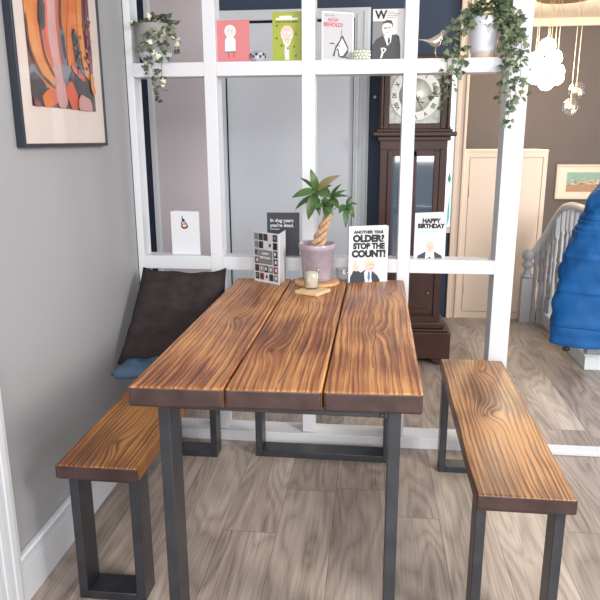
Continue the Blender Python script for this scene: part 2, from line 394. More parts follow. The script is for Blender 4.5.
# ------------------------------------------------------------------ benches
def bench(name_label, loc, W_, L_, rz, woodm, leg_in_front, leg_in_back, lx=(.02, .02), DY=.085, H=.4525, K=.045):
    t = thing('bench', name_label, 'bench', loc, rz)
    b = MB().box(-W_/2, W_/2, -L_/2, L_/2, H-K, H, bev=.007, seg=3)
    for f in b.bm.faces:
        if abs(f.normal.y) > .35 and f.normal.z < .3: f.material_index = 1
    b.build('seat', [woodm, ENDWOOD], t)
    for y in (-L_/2+leg_in_front, L_/2-leg_in_back-DY):
        b = MB(); xa, xb = -W_/2+lx[0], W_/2-lx[1]; z1 = H-K-.001
        b.box(xa, xa+.027, y, y+DY, 0, z1, bev=.002).box(xb-.027, xb, y, y+DY, 0, z1, bev=.002)
        b.box(xa+.027, xb-.027, y, y+DY, 0, .027, bev=.002).box(xa+.027, xb-.027, y, y+DY, z1-.012, z1, bev=.002)
        b.build('leg', STEEL, t)
    return t
bench('short brown plank bench beside the grey left wall, with cushions on it', (.2576, -.585, 0), .243, 1.07, 0, BENCHW, .02, .05, (.028, .010))
bench('long brown plank bench in the opening right of the table', (1.4325, -.6225, 0), .252, 1.073, -.0103, BENCHR, .02, .06, (.004, .020), .07)

# ------------------------------------------------------------------ cushions
def cushion(name, w, h, d, m_, seed, loc, rot, ears=.03, pw=4., taper=0):
    rnd = random.Random(seed); b = MB(); n = 26
    for side in (1, -1):
        V = []
        for j in range(n+1):
            row = []
            for i in range(n+1):
                u, v = 2*i/n-1, 2*j/n-1
                pinch = 1 - .07*(1-abs(v)**2)*abs(u)**3*0 
                x = u*w/2*(1-.06*(1-v*v)) + taper*w*(u+1)*(1-v)*.25; z = v*h/2*(1-.06*(1-u*u))
                th = d/2*((1-abs(u)**pw)*(1-abs(v)**pw))**.5
                wr = (.010*math.sin(6*u+seed+5*v)*math.cos(7*v-3*u) + .005*math.sin(17*v+6*u*u+seed))*(1-u*u)**.5*(1-v*v)**.5
                row.append((x, side*(th+wr*(th > .005)), z + ears*max(0, abs(u)-.7)*1.5*max(0, v-.6)/.4*(1 if u > 0 else .1) + .004*math.sin(8*u+seed)*max(0, v)))
            V.append(row)
        vs = [[b.bm.verts.new(p) for p in r] for r in V]
        for j in range(n):
            for i in range(n):
                f = b.bm.faces.new((vs[j][i], vs[j][i+1], vs[j+1][i+1], vs[j+1][i])); f.smooth = True
    bmesh.ops.remove_doubles(b.bm, verts=b.bm.verts, dist=.0008)
    return b.build(name, m_, loc=loc, rot=rot)
c = cushion('cushion', .365, .445, .12, DARKBROWN, 3, (.216, -.226, .642), (R(-42), R(1), R(-3)), ears=.06, pw=5., taper=.28)
tag(c, 'dark brown fabric cushion leaning back against the white divider', 'cushion')
c = cushion('seat_cushion', .262, .40, .058, BLUEGREY, 8, (.185, -.305, .487), (R(90), 0, 0), ears=0, pw=10.)
tag(c, 'blue grey seat cushion lying flat under the brown cushion', 'cushion')

# ------------------------------------------------------------------ cards
def txt(body, size, x, z, m_, parent, align='CENTER', bold=.0, sx=1, y=-.0012, name='printed_text', shear=0):
    c = bpy.data.curves.new(name, 'FONT'); c.body = body; c.size = size; c.align_x = align; c.align_y = 'CENTER'
    c.extrude = .00015; c.offset = bold; c.shear = shear; c.resolution_u = 4
    c.materials.append(m_)
    o = bpy.data.objects.new(name, c); COL.objects.link(o); o.parent = parent
    dg = bpy.context.evaluated_depsgraph_get(); me = bpy.data.meshes.new_from_object(o.evaluated_get(dg))
    bpy.data.objects.remove(o); bpy.data.curves.remove(c)
    o = bpy.data.objects.new(name, me); COL.objects.link(o); o.parent = parent
    o.location = (x, y, z); o.rotation_euler = (R(90), 0, 0); o.scale = (sx, 1, 1); return o
def ell(cx, cz, rx, rz, n=20, a0=0, a1=360):
    return [(cx + rx*math.cos(R(a0+(a1-a0)*i/n)), cz + rz*math.sin(R(a0+(a1-a0)*i/n))) for i in range(n + (0 if a1-a0 == 360 else 1))]
def rect(x0, x1, z0, z1): return [(x0, z0), (x1, z0), (x1, z1), (x0, z1)]
LAY = -.0009
def printed(name, shapes, parent, depth=0):
    """shapes: list of (polygon, material); each printed layer sits a hair in front of the one before"""
    b = MB(); ms = []
    for k, (pg, m_) in enumerate(shapes):
        if m_ not in ms: ms.append(m_)
        y = LAY - .0001*(k+depth)
        b.plate(pg, y-.00008, y, ms.index(m_))
    return b.build(name, ms, parent)
def card(label, w, h, m_, loc, rz, group=None, hinge='right', spread=28, backm=None, lean=0):
    t = thing('greeting_card', label, 'card', loc, rz, group); t.rotation_euler = (R(-lean), 0, rz)
    MB().box(-w/2, w/2, -.0007, .0007, 0, h).build('front_leaf', m_, t)
    sgn = 1 if hinge == 'right' else -1
    a = R(spread)
    o = MB().box(-w if sgn > 0 else 0, 0 if sgn > 0 else w, -.0006, .0006, 0, h).build('back_leaf', backm or PAPER, t, (sgn*w/2, .0016, 0), (0, 0, -sgn*a))
    return t
ZU, ZL, ZT = 1.6490, .8558, .7705
US = 'greeting cards along the upper rail'; LS = 'greeting cards along the lower rail'; TS = 'greeting cards on the table'
# coral card
c = card('coral pink card with a round-headed white figure, standing on the upper rail', .140, .160, PINK, (.440, .035, ZU), 0, US, 'right', 20, PINK)
printed('printed_figure', [
    (rect(-.018, -.014, .018, .04), REDP), (rect(.003, .007, .018, .04), REDP),
    ([(-.031, .036), (.012, .038), (.013, .085), (.004, .098), (-.022, .098), (-.030, .085)], WHITEP),
    ([(-.031, .036), (.012, .038), (.012, .044), (-.031, .042)], MIDGREYP),
    (ell(-.008, .118, .023, .024), WHITEP), (ell(-.008, .118, .019, .020), FACEG),
    (ell(-.014, .120, .002, .002, 8), MIDGREYP), (ell(-.002, .120, .002, .002, 8), MIDGREYP)], c)
# lime card
c = card('lime green card with a long pale cartoon face, standing on the upper rail', .116, .186, LIME, (.662, .035, ZU), 0, US, 'left', 20, LIME)
printed('printed_face', [
    (ell(-.001, .038, .010, .030), FACEG), (rect(-.009, .009, .006, .02), FACEG),
    (ell(.0, .105, .025, .030), WHITEP), (ell(.0, .085, .017, .026), WHITEP), (ell(.0, .108, .023, .027), FACEP), (ell(0, .086, .014, .022), FACEP),
    (ell(-.009, .108, .005, .003, 10), WHITEP), (ell(.009, .108, .005, .003, 10), WHITEP), (rect(-.008, .008, .082, .0835), MIDGREYP), (rect(-.012, .012, .121, .1225), MIDGREYP)]
    + [(ell(x, z, .003, .0045, 8), DARKP) for x, z in ((-.040, .135), (.036, .102), (-.041, .088), (.029, .056), (.036, .022), (-.022, .060), (.004, .05))], c)
printed('printed_banner', [(rect(-.030, .020, .164, .171), WHITEP), (rect(-.044, .045, .156, .163), WHITEP)], c)
txt('WHAT DO YOU MEAN?', .0085, 0, .148, BLACK, c, bold=.0002)
# pale card with crimson lettering and a bird sketch
c = card('pale grey card with crimson heading and a pencil bird sketch, standing on the upper rail', .136, .182, mat('grey_print_card', (176, 174, 180), .5), (.864, .045, ZU), R(25), US, 'left', 9, PAPER)
printed('printed_border', [(rect(-.068, .068, .178, .182), WHITEP), (rect(-.068, .068, 0, .004), WHITEP), (rect(-.068, -.063, 0, .182), WHITEP), (rect(.063, .068, 0, .182), WHITEP)], c)
printed('printed_sketch', [
    ([(-.022, .018), (-.010, .055), (.008, .078), (.012, .092), (.022, .095), (.036, .070), (.046, .052), (.046, .036), (.030, .012), (.010, .014), (.002, .018), (.0, .04), (-.008, .04), (-.014, .016)], DARKP),
    ([(-.010, .040), (.010, .070), (.018, .086), (.030, .066), (.042, .046), (.022, .020), (.010, .02), (.002, .05)], WHITEP),
    ([(-.038, .064), (-.010, .062), (-.020, .068), (-.034, .067)], DARKP), (rect(.014, .018, .094, .118), MIDGREYP),
    (rect(.012, .044, .012, .016), DARKP), (ell(.006, .056, .004, .003, 8), DARKP), (ell(.021, .092, .004, .003, 8), DARKP)], c)
txt('NOW', .017, -.020, .151, REDP, c, bold=.0004)
txt('BEHOLD!', .020, -.020, .134, REDP, c, bold=.0006)
txt('YOU ARE', .010, -.036, .168, MIDGREYP, c)
# black and white portrait card
c = card('black and white portrait card topped by a large W, standing on the upper rail', .125, .187, FACEG, (1.064, .035, ZU), 0, US, 'right', 15)
printed('printed_photo', [
    (rect(-.0625, -.010, 0, .143), MIDGREYP),
    ([(-.0625, .0), (-.0625, .055), (-.050, .075), (-.022, .092), (-.006, .060), (.012, .092), (.032, .094), (.042, .085), (.047, .05), (.048, 0)], DARKP),
    ([(-.020, .092), (-.004, .052), (.010, .066), (.012, .092), (-.004, .082)], WHITEP),
    ([(-.001, .083), (.004, .083), (.006, .066), (.001, .058), (-.003, .068)], BLACK),
    (ell(-.006, .117, .020, .028), FACEG), (rect(-.014, .006, .082, .095), FACEG),
    ([(-.026, .126), (-.022, .140), (-.008, .147), (.010, .145), (.016, .132), (.015, .118), (.011, .132), (-.004, .137), (-.020, .134)], DARKP),
    (rect(-.018, -.008, .115, .118), DARKP), (rect(-.003, .006, .117, .120), DARKP), (rect(-.010, .0, .101, .1025), MIDGREYP),
    (rect(-.020, -.005, .119, .120), BLACK),
    ([(-.031, .006), (-.026, .030), (-.030, .044), (-.018, .046), (-.008, .042), (-.008, .034), (-.018, .024), (-.024, .006)], FACEG), (ell(-.018, .036, .004, .005, 8), DARKP)], c)
txt('W', .042, -.031, .165, BLACK, c, bold=.0016, sx=1.0)
for k, wd in enumerate((.030, .050, .042, .034)): printed('printed_line', [(rect(-.008, -.008+wd, .1745-.0065*k, .1765-.0065*k), MIDGREYP)], c)
# lower rail cards
c = card('plain white card with a small dark emblem, standing on the lower rail', .128, .188, PAPER, (.208, .040, ZL), R(-3), LS, 'right', 14)
M1 = mat('maroon_print', (122, 62, 66), .5)
printed('printed_emblem', [
    ([(-.012, .174), (-.010, .160), (-.006, .150), (-.012, .150), (-.015, .160)], DARKP), (ell(-.008, .150, .007, .007, 12), DARKP),
    (ell(-.006, .137, .013, .009, 14), M1), (ell(-.006, .137, .008, .005, 12), FACEG), (ell(-.003, .124, .016, .012, 16), DARKP), (ell(-.003, .126, .010, .006, 12), FACEP), (ell(-.004, .116, .009, .005, 12), M1)], c)
c = card('charcoal card with small white lettering, standing on the lower rail behind the photo card', .140, .186, BLKPAPER, (.638, .045, ZL), 0, LS, 'left', 15)
txt('In dog years', .0205, -.056, .152, WHITEP, c, 'LEFT', .0006); txt("you're dead.", .0205, -.056, .131, WHITEP, c, 'LEFT', .0006)
printed('printed_line', [(rect(-.055, -.016, .113, .116), FACEG)], c)
c = card('white birthday card with a bald man in a black suit, standing on the lower rail', .130, .190, PAPER, (1.260, .040, ZL), R(4), LS, 'left', 18)
def man(cx, z0, s, suit, hair, par):
    q = lambda pts: [(cx+x*s, z0+z*s) for x, z in pts]
    return printed('printed_man', [
        (q([(-.058, 0), (-.054, .012), (-.020, .030), (0, .026), (.022, .030), (.054, .012), (.058, 0)]), suit),
        (q([(-.020, 0), (-.018, .034), (.018, .034), (.022, 0)]), WHITEP), (q([(-.004, 0), (-.006, .006), (.006, .006), (.004, 0)]), DARKP),
        (q(rect(-.010, .010, .022, .04)), FACEP), (q(ell(0, .058, .0215, .031)), hair), (q(ell(0, .053, .0195, .028)), FACEP),
        (q(rect(-.013, -.004, .056, .058)), MIDGREYP), (q(rect(.004, .013, .056, .058)), MIDGREYP), (q(rect(-.007, .007, .036, .0375)), REDP), (q(rect(-.002, .002, .044, .052)), REDP)], par)
man(.001, 0, .92, NAVYP, FACEG, c)
txt('HAPPY', .025, .002, .157, BLACK, c, bold=.0018, sx=.98); txt('BIRTHDAY', .025, .002, .135, BLACK, c, bold=.0018, sx=.92)
printed('printed_line', [(rect(-.050, .050, .1165, .120), TEALP), (rect(-.044, .044, .110, .1135), TEALP)], c)
# pale card half hidden by the plant
c = card('pale blue card standing behind the lilac plant pot', .06, .155, PLAINBLUE, (.752, -.012, .7705), 0, TS, 'right', 5)
# table cards
vx, vy = 1.085-.926, -.045+.078
c = card('white card reading OLDER? STOP THE COUNT!, standing at the right back of the table', .163, .232, PAPER, (1.004, -.066, ZT), math.atan2(vy, vx), TS, 'left', 8)
txt('ANOTHER YEAR', .0165, 0, .207, BLACK, c, bold=.0011, sx=1.0); txt('OLDER?', .0375, 0, .180, BLACK, c, bold=.0026, sx=.98)
txt('STOP THE', .032, .002, .149, BLACK, c, bold=.0022, sx=.90); txt('COUNT!', .0375, .002, .117, BLACK, c, bold=.0026, sx=.96)
printed('printed_man', [
    ([(-.075, 0), (-.075, .020), (-.060, .050), (-.045, .052), (-.030, .040), (-.005, .056), (.020, .044), (.040, .026), (.050, .008), (.050, 0)], NAVYP),
    ([(-.012, 0), (-.016, .040), (-.004, .058), (.016, .052), (.014, .020), (.018, 0)], WHITEP), ([(.000, .044), (.007, .044), (.010, .018), (.004, 0), (-.002, .018)], mat('blue_tie_print', (90, 120, 170), .5)),
    (ell(.008, .070, .021, .026), FACEP), ([(-.016, .072), (-.014, .092), (.004, .100), (.028, .096), (.030, .084), (.012, .086), (-.004, .084), (-.010, .070)], mat('straw_hair_print', (226, 206, 176), .5)),
    (rect(.004, .010, .072, .074), DARKP), (rect(.017, .023, .072, .074), DARKP), (rect(.008, .020, .056, .058), REDP),
    ([(-.062, .048), (-.064, .070), (-.056, .074), (-.056, .092), (-.049, .093), (-.047, .074), (-.038, .066), (-.042, .046)], FACEP)], c)
# photo collage card: tent with the fold towards the camera
c = thing('greeting_card', 'white card covered in small square photos, standing open at the left back of the table', 'card', (.648, -.160, ZT), 0, TS)
a1 = math.atan2(-.078+.160, .532-.648); a2 = math.atan2(-.022+.160, .658-.648)
fl = MB().box(-.142, 0, -.0007, .0007, 0, .208).build('front_leaf', PAPER, c, (0, 0, 0), (0, 0, a1-math.pi))
MB().box(0, .125, -.0007, .0007, 0, .208).build('back_leaf', PAPER, c, (.001, .001, 0), (0, 0, a2))
rnd = random.Random(5); shp = []
tones = [DARKP, MIDGREYP, BLACK, M1, FACEP, NAVYP, FACEG]
for r_ in range(6):
    for k in range(5):
        x0 = -.136 + k*.0268; z0 = .010 + r_*.033
        if 1 <= k <= 3 and r_ in (2, 3): continue
        shp.append((rect(x0, x0+.023, z0, z0+.028), [DARKP, MIDGREYP, BLACK, NAVYP, DARKP, FACEG, M1][rnd.randrange(7)]))
        shp.append((ell(x0+.0115+rnd.uniform(-.004, .004), z0+.015, .006, .008, 10), [FACEP, FACEG, MIDGREYP, BLACK, NAVYP, FACEG, DARKP][rnd.randrange(7)]))
shp.append((rect(-.108, -.033, .078, .136), MIDGREYP))
p = printed('printed_photo', shp, fl)
txt('HAPPY', .013, -.071, .121, WHITEP, fl, y=-.0075+.0005, bold=.0004); txt('BIRTHDAY', .013, -.071, .104, WHITEP, fl, y=-.007, bold=.0004); 

# ------------------------------------------------------------------ small ornaments on the rails
b = MB(); b.lathe([(.020, 0), (.028, .004), (.030, .020), (.028, .034), (.020, .040), (.017, .036), (.015, .012)], (0, 0, 0), 24)
for k in range(12):
    a = 2*math.pi*k/12; b.sphere((.028*math.cos(a), .028*math.sin(a), .020+.008*(k % 2)), .006, 1, 8)
tag(b.build('tealight_holder', [mat('mottled_lilac_glaze', (176, 170, 186), .3, var=.3, scale=80), DARKP], loc=(.541, .045, ZU)), 'small mottled lilac tealight holder between the pink and lime cards', 'candle holder')
b = MB(); b.lathe([(.024, 0), (.030, .004), (.030, .036), (.026, .040), (.024, .036), (.024, .008)], (0, 0, 0), 24)
for j in range(3):
    for k in range(14):
        a = 2*math.pi*(k+.5*(j % 2))/14; b.sphere((.030*math.cos(a), .030*math.sin(a), .008+.012*j), .0058, 1, 8)
tag(b.build('tealight_holder', [mat('pale_glass_grey', (170, 174, 164), .3), mat('pearl_bead', (226, 228, 206), .2, coat=.6)], loc=(.962, .045, ZU)), 'small beaded tealight holder between the bird sketch card and the W card', 'candle holder')

# metal bird
t = thing('bird_ornament', 'small champagne-coloured metal bird standing on the upper rail', 'ornament', (1.245, .04, ZU))
prof = [(-.062, .073, .0012, .006), (-.045, .071, .003, .008), (-.028, .067, .007, .009), (-.014, .062, .015, .013), (.000, .063, .020, .017), (.012, .070, .019, .016), (.020, .081, .013, .012), (.026, .092, .011, .011), (.033, .098, .010, .0095), (.040, .099, .006, .006), (.0445, .0995, .002, .002), (.051, .100, .0004, .0004)]
rings = []
for x, z, rz_, ry in prof: rings.append([(x - .35*rz_*math.sin(2*math.pi*k/16), ry*math.cos(2*math.pi*k/16), z + rz_*math.sin(2*math.pi*k/16)) for k in range(16)])
MB().ring_surface(rings).build('body', SILVER, t)
for s_ in (-1, 1):
    MB().tube([(.004, s_*.006, .048), (.002, s_*.008, .024), (.010, s_*.008, .003)], .0016, 6).tube([(.004, s_*.008, .002), (.020, s_*.009, .002)], .0015, 6).build('leg', SILVER, t)

# ------------------------------------------------------------------ plants
def leaf_ivy(b, c, d, nrm, s, mi):
    d = d.normalized(); nrm = (nrm - d*nrm.dot(d))
    nrm = nrm.normalized() if nrm.length > 1e-4 else Vector((0, -1, 0)); w = d.cross(nrm)
    out = [(0, 0), (.30, -.12), (.55, .10), (.42, .32), (.46, .55), (.20, .58), (0, 1.05), (-.20, .58), (-.46, .55), (-.42, .32), (-.55, .10), (-.30, -.12)]
    ce = b.bm.verts.new(c + d*s*.35 + nrm*s*.08)
    vs = [b.bm.verts.new(c + d*(y*s) + w*(x*s) - nrm*(abs(x)*s*.25)) for x, y in out]
    for i in range(len(vs)):
        f = b.bm.faces.new((ce, vs[i], vs[(i+1) % len(vs)])); f.material_index = mi; f.smooth = True
def ivy(root, paths, seed, size, mats, weights, per, mound=None, spread=.02):
    rnd = random.Random(seed); fb = MB(); sb = MB()
    for path, dens in paths:
        P = [Vector(p) for p in path]; fine = []
        for a, c in zip(P, P[1:]):
            for k in range(8): fine.append(a.lerp(c, k/8))
        fine.append(P[-1])
        # smooth
        for _ in range(3): fine = [fine[0]] + [(fine[i-1] + fine[i]*2 + fine[i+1])/4 for i in range(1, len(fine)-1)] + [fine[-1]]
        sb.tube(fine, .0011, 5)
        for i in range(2, len(fine)):
            t_ = i/len(fine)
            for _ in range(max(0, int(per*dens*(1-.45*t_) + rnd.random()))):
                o = Vector((rnd.uniform(-1, 1), rnd.uniform(-1.0, .35), rnd.uniform(-.8, .8)))*spread*(1-.45*t_)
                if fine[i].y + o.y > -.012 and fine[i].z < 1.66: o.y = -.012 - fine[i].y
                d = Vector((rnd.uniform(-1, 1), rnd.uniform(-.9, .1), rnd.uniform(-1.2, .4)))
                nn = Vector((rnd.uniform(-.6, .6), -1, rnd.uniform(-.1, 1)))
                mi = rnd.choices(range(len(mats)), weights)[0]
                c0 = fine[i] + o; s = size*rnd.uniform(.6, 1.15)*(1-.25*t_)
                tip = c0 + d.normalized()*s
                if tip.y > -.004 and min(tip.z, c0.z) < 1.66: d.y = -abs(d.y) - .2; c0.y = min(c0.y, -.014)
                leaf_ivy(fb, c0, d, nn, s, mi)
    if mound:
        cx, cy, cz, rx, ry, rz_, cnt = mound
        for _ in range(cnt):
            a, e = rnd.uniform(0, 2*math.pi), rnd.uniform(-.1, 1)
            p = Vector((cx+rx*math.cos(a)*(1-.5*e*e)*rnd.uniform(.5, 1), cy+ry*math.sin(a)*(1-.5*e*e)*rnd.uniform(.5, 1), cz+rz_*e))
            d = Vector((math.cos(a), math.sin(a), rnd.uniform(-.5, .9))); nn = Vector((rnd.uniform(-.5, .5), -1, rnd.uniform(0, 1.2)))
            leaf_ivy(fb, p, d, nn, size*rnd.uniform(.7, 1.1), rnd.choices(range(len(mats)), weights)[0])
    fb.build('foliage', mats, root, fix=False); sb.build('stem', STEM, root)
def rel(paths, o): return [([(x-o[0], y-o[1], z-o[2]) for x, y, z in p], w) for p, w in paths]
# builds in world coordinates under an unrotated root: shift afterwards
def ivy_plant(label, loc, build_pot, paths, **kw):
    t = thing('potted_ivy', label, 'plant', loc)
    build_pot(t)
    ivy(t, paths, **kw)
    for ch in t.children:
        if ch.name.split('.')[0] in ('foliage', 'stem'): ch.location = (-loc[0], -loc[1], -loc[2])
    return t
def pot_right(t):
    MB().lathe([(.046, .016), (.050, .03), (.057, .145), (.0575, .148), (.054, .148), (.052, .14), (.048, .12)], n=40).build('pot', POTWHITE, t)
    MB().lathe([(.043, 0), (.044, .001), (.048, .030), (.046, .031)], n=40).build('pot_base', POTBASE, t)
    MB().lathe([(.0, .12), (.0505, .121), (.0505, .119), (.0, .118)], n=30, cap=False).build('soil', SOIL, t)
ivy_plant('trailing green ivy in a white pot on the upper rail at the right', (1.431, .045, ZU), pot_right, [
    ([(1.427, .03, 1.80), (1.507, -.02, 1.759), (1.523, -.05, 1.667), (1.516, -.05, 1.56), (1.537, -.05, 1.469), (1.517, -.05, 1.384)], .8),
    ([(1.445, .03, 1.80), (1.533, -.01, 1.785), (1.558, -.05, 1.684), (1.555, -.06, 1.595), (1.572, -.06, 1.516), (1.537, -.06, 1.451)], .7),
    ([(1.438, .03, 1.80), (1.50, 0, 1.745), (1.506, -.03, 1.634), (1.488, -.03, 1.489)], 1.0),
    ([(1.438, .03, 1.80), (1.53, .0, 1.80), (1.55, -.02, 1.74), (1.53, -.03, 1.66)], 1.3),
    ([(1.43, .03, 1.81), (1.50, .0, 1.80), (1.515, -.02, 1.74), (1.50, -.03, 1.68)], 1.3),
    ([(1.40, .03, 1.80), (1.323, -.01, 1.776), (1.314, -.03, 1.691), (1.344, -.04, 1.607), (1.331, -.04, 1.571)], .8),
    ([(1.40, .03, 1.80), (1.310, -.01, 1.748), (1.291, -.03, 1.645), (1.286, -.04, 1.571), (1.25, -.04, 1.52), (1.19, -.04, 1.491)], .55),
    ([(1.40, .03, 1.80), (1.34, -.01, 1.747), (1.335, -.03, 1.655), (1.303, -.04, 1.527), (1.268, -.04, 1.461)], .5)],
    seed=4, size=.028, mats=[IVY, IVYD, LEAFB], weights=[6, 4, .6], per=2.3, mound=(1.45, .04, 1.79, .10, .06, .07, 190), spread=.032)
def pot_left(t):
    MB().lathe([(.050, .02), (.060, .024), (.072, .045), (.0745, .15), (.071, .152), (.069, .14), (.065, .12)], n=40).build('pot', POTGREY, t)
    MB().lathe([(.040, 0), (.050, .002), (.068, .036), (.070, .042), (.060, .030)], n=40).build('pot_base', POTWHITE, t)
    MB().lathe([(.0, .122), (.067, .123), (.067, .12), (.0, .119)], n=30, cap=False).build('soil', SOIL, t)
ivy_plant('variegated ivy in a taupe pot on the upper rail at the left', (.112, .055, ZU), pot_left, [
    ([(.13, .04, 1.80), (.13, -.035, 1.76), (.12, -.045, 1.655), (.134, -.04, 1.579), (.142, -.04, 1.49)], .75),
    ([(.134, .04, 1.80), (.178, -.03, 1.75), (.165, -.045, 1.654), (.165, -.04, 1.54)], .7),
    ([(.122, .04, 1.80), (.200, 0, 1.779), (.231, -.02, 1.731), (.197, -.03, 1.647)], .55),
    ([(.10, .04, 1.80), (.064, -.02, 1.80), (.035, -.03, 1.797)], .3),
    ([(.109, .04, 1.80), (.085, -.04, 1.73), (.099, -.045, 1.61)], .6)],
    seed=11, size=.025, mats=[IVYD, IVYC, IVY], weights=[7, 1.3, 2.5], per=2.3, mound=(.14, .03, 1.80, .07, .05, .035, 50), spread=.024)

# money tree
PX, PY = .797, -.105
t = thing('potted_money_tree', 'small braided-trunk tree in a lilac glazed pot on a round mat', 'plant', (PX, PY, .7835))
MB().lathe([(.052, 0), (.057, .003), (.060, .02), (.069, .125), (.0755, .130), (.0765, .150), (.0735, .1535), (.068, .150), (.066, .125), (.060, .12)], n=48).build('pot', LILAC, t)
MB().lathe([(.0, .128), (.066, .127), (.066, .120), (.0, .119)], n=30, cap=False).build('soil', SOIL, t)
def PT(u, v, y=0): return Vector((.797+(u-317)*.004 - PX, y, .94-(v-243)*.00397 - .7835))
b = MB()
for k in range(3):
    pts = []
    for i in range(25):
        f = i/24; a = 2*math.pi*(k/3 + f*1.35); r_ = .017*(1-f)+.007
        base = PT(316+13*f, 251-39*f)
        pts.append(base + Vector((r_*math.cos(a), r_*math.sin(a), 0)))
    b.tube(pts, [.0125-.0045*i/24 for i in range(25)], 10)
b.build('trunk', TRUNK, t)
fb = MB(); sb = MB(); rnd = random.Random(2)
def leaflet(c0, tip, w, mi, droop=.02):
    c0, tip = Vector(c0), Vector(tip); d = tip-c0; L = d.length; dn = d.normalized()
    side = dn.cross(Vector((0, -.8, .6)));
    if side.length < .1: side = dn.cross(Vector((1, 0, 0)))
    side.normalize(); nr = side.cross(dn)
    rows = []; n = 8
    for i in range(n+1):
        f = i/n; ww = w*math.sin(math.pi*min(1, f**.8))**.85*.5 if 0 < i < n else .0004
        cc = c0 + d*f + nr*(4*f*(1-f)*.012) - Vector((0, 0, droop*f*f*0))
        rows.append([fb.bm.verts.new(cc - side*ww + nr*ww*.25), fb.bm.verts.new(cc), fb.bm.verts.new(cc + side*ww + nr*ww*.25)])
    for a, c in zip(rows, rows[1:]):
        for k in range(2):
            f = fb.bm.faces.new((a[k], a[k+1], c[k+1], c[k])); f.material_index = mi; f.smooth = True
hubs = [  # hub px, y, tips (px, y, width)
    ((317, 191), -.03, [((293, 197), -.06, .022, 0), ((309, 219), -.05, .026, 0), ((300, 178), -.02, .010, 0), ((311, 169), -.04, .020, 0), ((340, 175), -.05, .022, 1), ((328, 197), -.07, .026, 0)]),
    ((314, 196), .02, [((294, 211), .02, .013, 0), ((320, 216), -.02, .018, 0), ((304, 206), .05, .014, 0), ((331, 186), .04, .014, 0)]),
    ((330, 199), .01, [((346, 191), .02, .010, 0), ((349, 196), -.03, .010, 0), ((326, 218), -.05, .028, 0), ((340, 209), -.04, .018, 0), ((318, 186), .05, .018, 0), ((341, 184), .0, .010, 0)]),
    ((346, 205), -.01, [((346, 227), -.04, .015, 0), ((354, 218), -.01, .014, 0), ((358, 206), .02, .008, 0), ((352, 196), .0, .008, 0), ((339, 213), -.03, .016, 0), ((355, 212), -.04, .012, 0)]),
    ((325, 205), -.04, [((315, 208), -.07, .014, 0), ((334, 214), -.07, .014, 0), ((328, 194), -.06, .016, 0), ((338, 203), -.06, .013, 0)]),
]
top_ = PT(329, 213)
for (hu, hv), hy, tips in hubs:
    h_ = PT(hu, hv, hy)
    sb.tube([top_, top_.lerp(h_, .5) + Vector((0, 0, .01)), h_], .0016, 6)
    for (tu, tv), ty, w_, mi in tips: leaflet(h_, PT(tu, tv, ty), w_*1.6, mi)
fb.build('foliage', [LEAF, LEAFB], t, fix=False); sb.build('stem', mat('green_stem', (120, 140, 80), .6), t)
tag(MB().lathe([(.090, 0), (.092, .002), (.092, .010), (.090, .012)], n=48).build('cork_mat', CORK, loc=(PX, -.110, ZT)), 'round cork mat under the lilac plant pot', 'mat')
tag(MB().box(-.05, .05, -.05, .05, 0, .013, bev=.002).build('coaster', COASTER, loc=(.795, -.282, ZT), rot=(0, 0, R(-28))), 'square pale wooden coaster under the white candle', 'coaster')
t = thing('candle', 'white candle in a clear glass jar in front of the potted tree', 'candle', (.789, -.262, .7840))
MB().lathe([(.0001, 0), (.027, 0), (.029, .002), (.029, .078), (.0275, .078), (.0270, .006), (.0001, .005)], n=32, cap=True).build('glass_jar', GLASS, t)
MB().lathe([(.0001, .0058), (.0262, .0062), (.0264, .062), (.020, .064), (.0001, .064)], n=32, cap=True).build('wax', WAX, t)
MB().box(-.012, .016, -.0305, -.0295, .030, .050).build('paper_label', mat('beige_label', (190, 176, 150), .6), t)
t = thing('glass_bowl', 'small clear glass bowl right of the lilac plant pot', 'bowl', (.905, -.052, ZT))
MB().lathe([(.0001, 0), (.018, 0), (.028, .006), (.036, .030), (.034, .052), (.0328, .052), (.0345, .030), (.0265, .008), (.0001, .003)], n=32, cap=True).build('bowl_body', GLASS, t)

# ------------------------------------------------------------------ framed picture on the left wall
t = thing('framed_print', 'large black framed abstract orange print hanging on the grey left wall', 'picture', (.0, -.600, 1.324))
# local: X = along wall (near to far) mapped to world +Y ; built in world axes directly
W2, H2, DP = .598, .80, .026
b = MB(); fr = .011
y0, y1 = -W2/2, W2/2
b.box(.001, DP, y0, y0+fr, 0, H2, bev=.001).box(.001, DP, y1-fr, y1, 0, H2, bev=.001).box(.001, DP, y0+fr, y1-fr, 0, fr, bev=.001).box(.001, DP, y0+fr, y1-fr, H2-fr, H2, bev=.001)
b.build('frame', FRAMEB, t)
MB().box(.002, DP-.005, y0+fr, y1-fr, fr, H2-fr).build('mount', MOUNT, t)
AW, AH, AY, AZ = .447, .565, y0+.074, .119     # art window
ART = {k: mat('print_'+k, c, .35, var=v, scale=s, coat=.5) for k, c, v, s in (('umber', (92, 70, 66), .25, 30), ('orange', (196, 108, 54), .12, 12), ('amber', (200, 126, 64), .10, 12), ('coral', (176, 96, 78), .12, 12), ('rose', (184, 136, 134), .10, 12), ('slate', (112, 112, 124), .2, 18), ('charcoal', (60, 56, 62), .3, 60), ('plum', (126, 66, 74), .35, 70), ('ember', (190, 88, 62), .15, 20))}
def art(cx, cy):   # sketch coordinates of the print (0..445, 0..600) -> metres on the wall
    yb = 405 + (437-405)*(cx-120)/250; xl = 92 + (125-92)*cy/405; wd = 241 + 6*cy/405
    u = (cx-xl)/wd; s_ = (yb-cy)/3.87*.00272*(1+.12*u)
    return AY + u*AW, AZ + s_
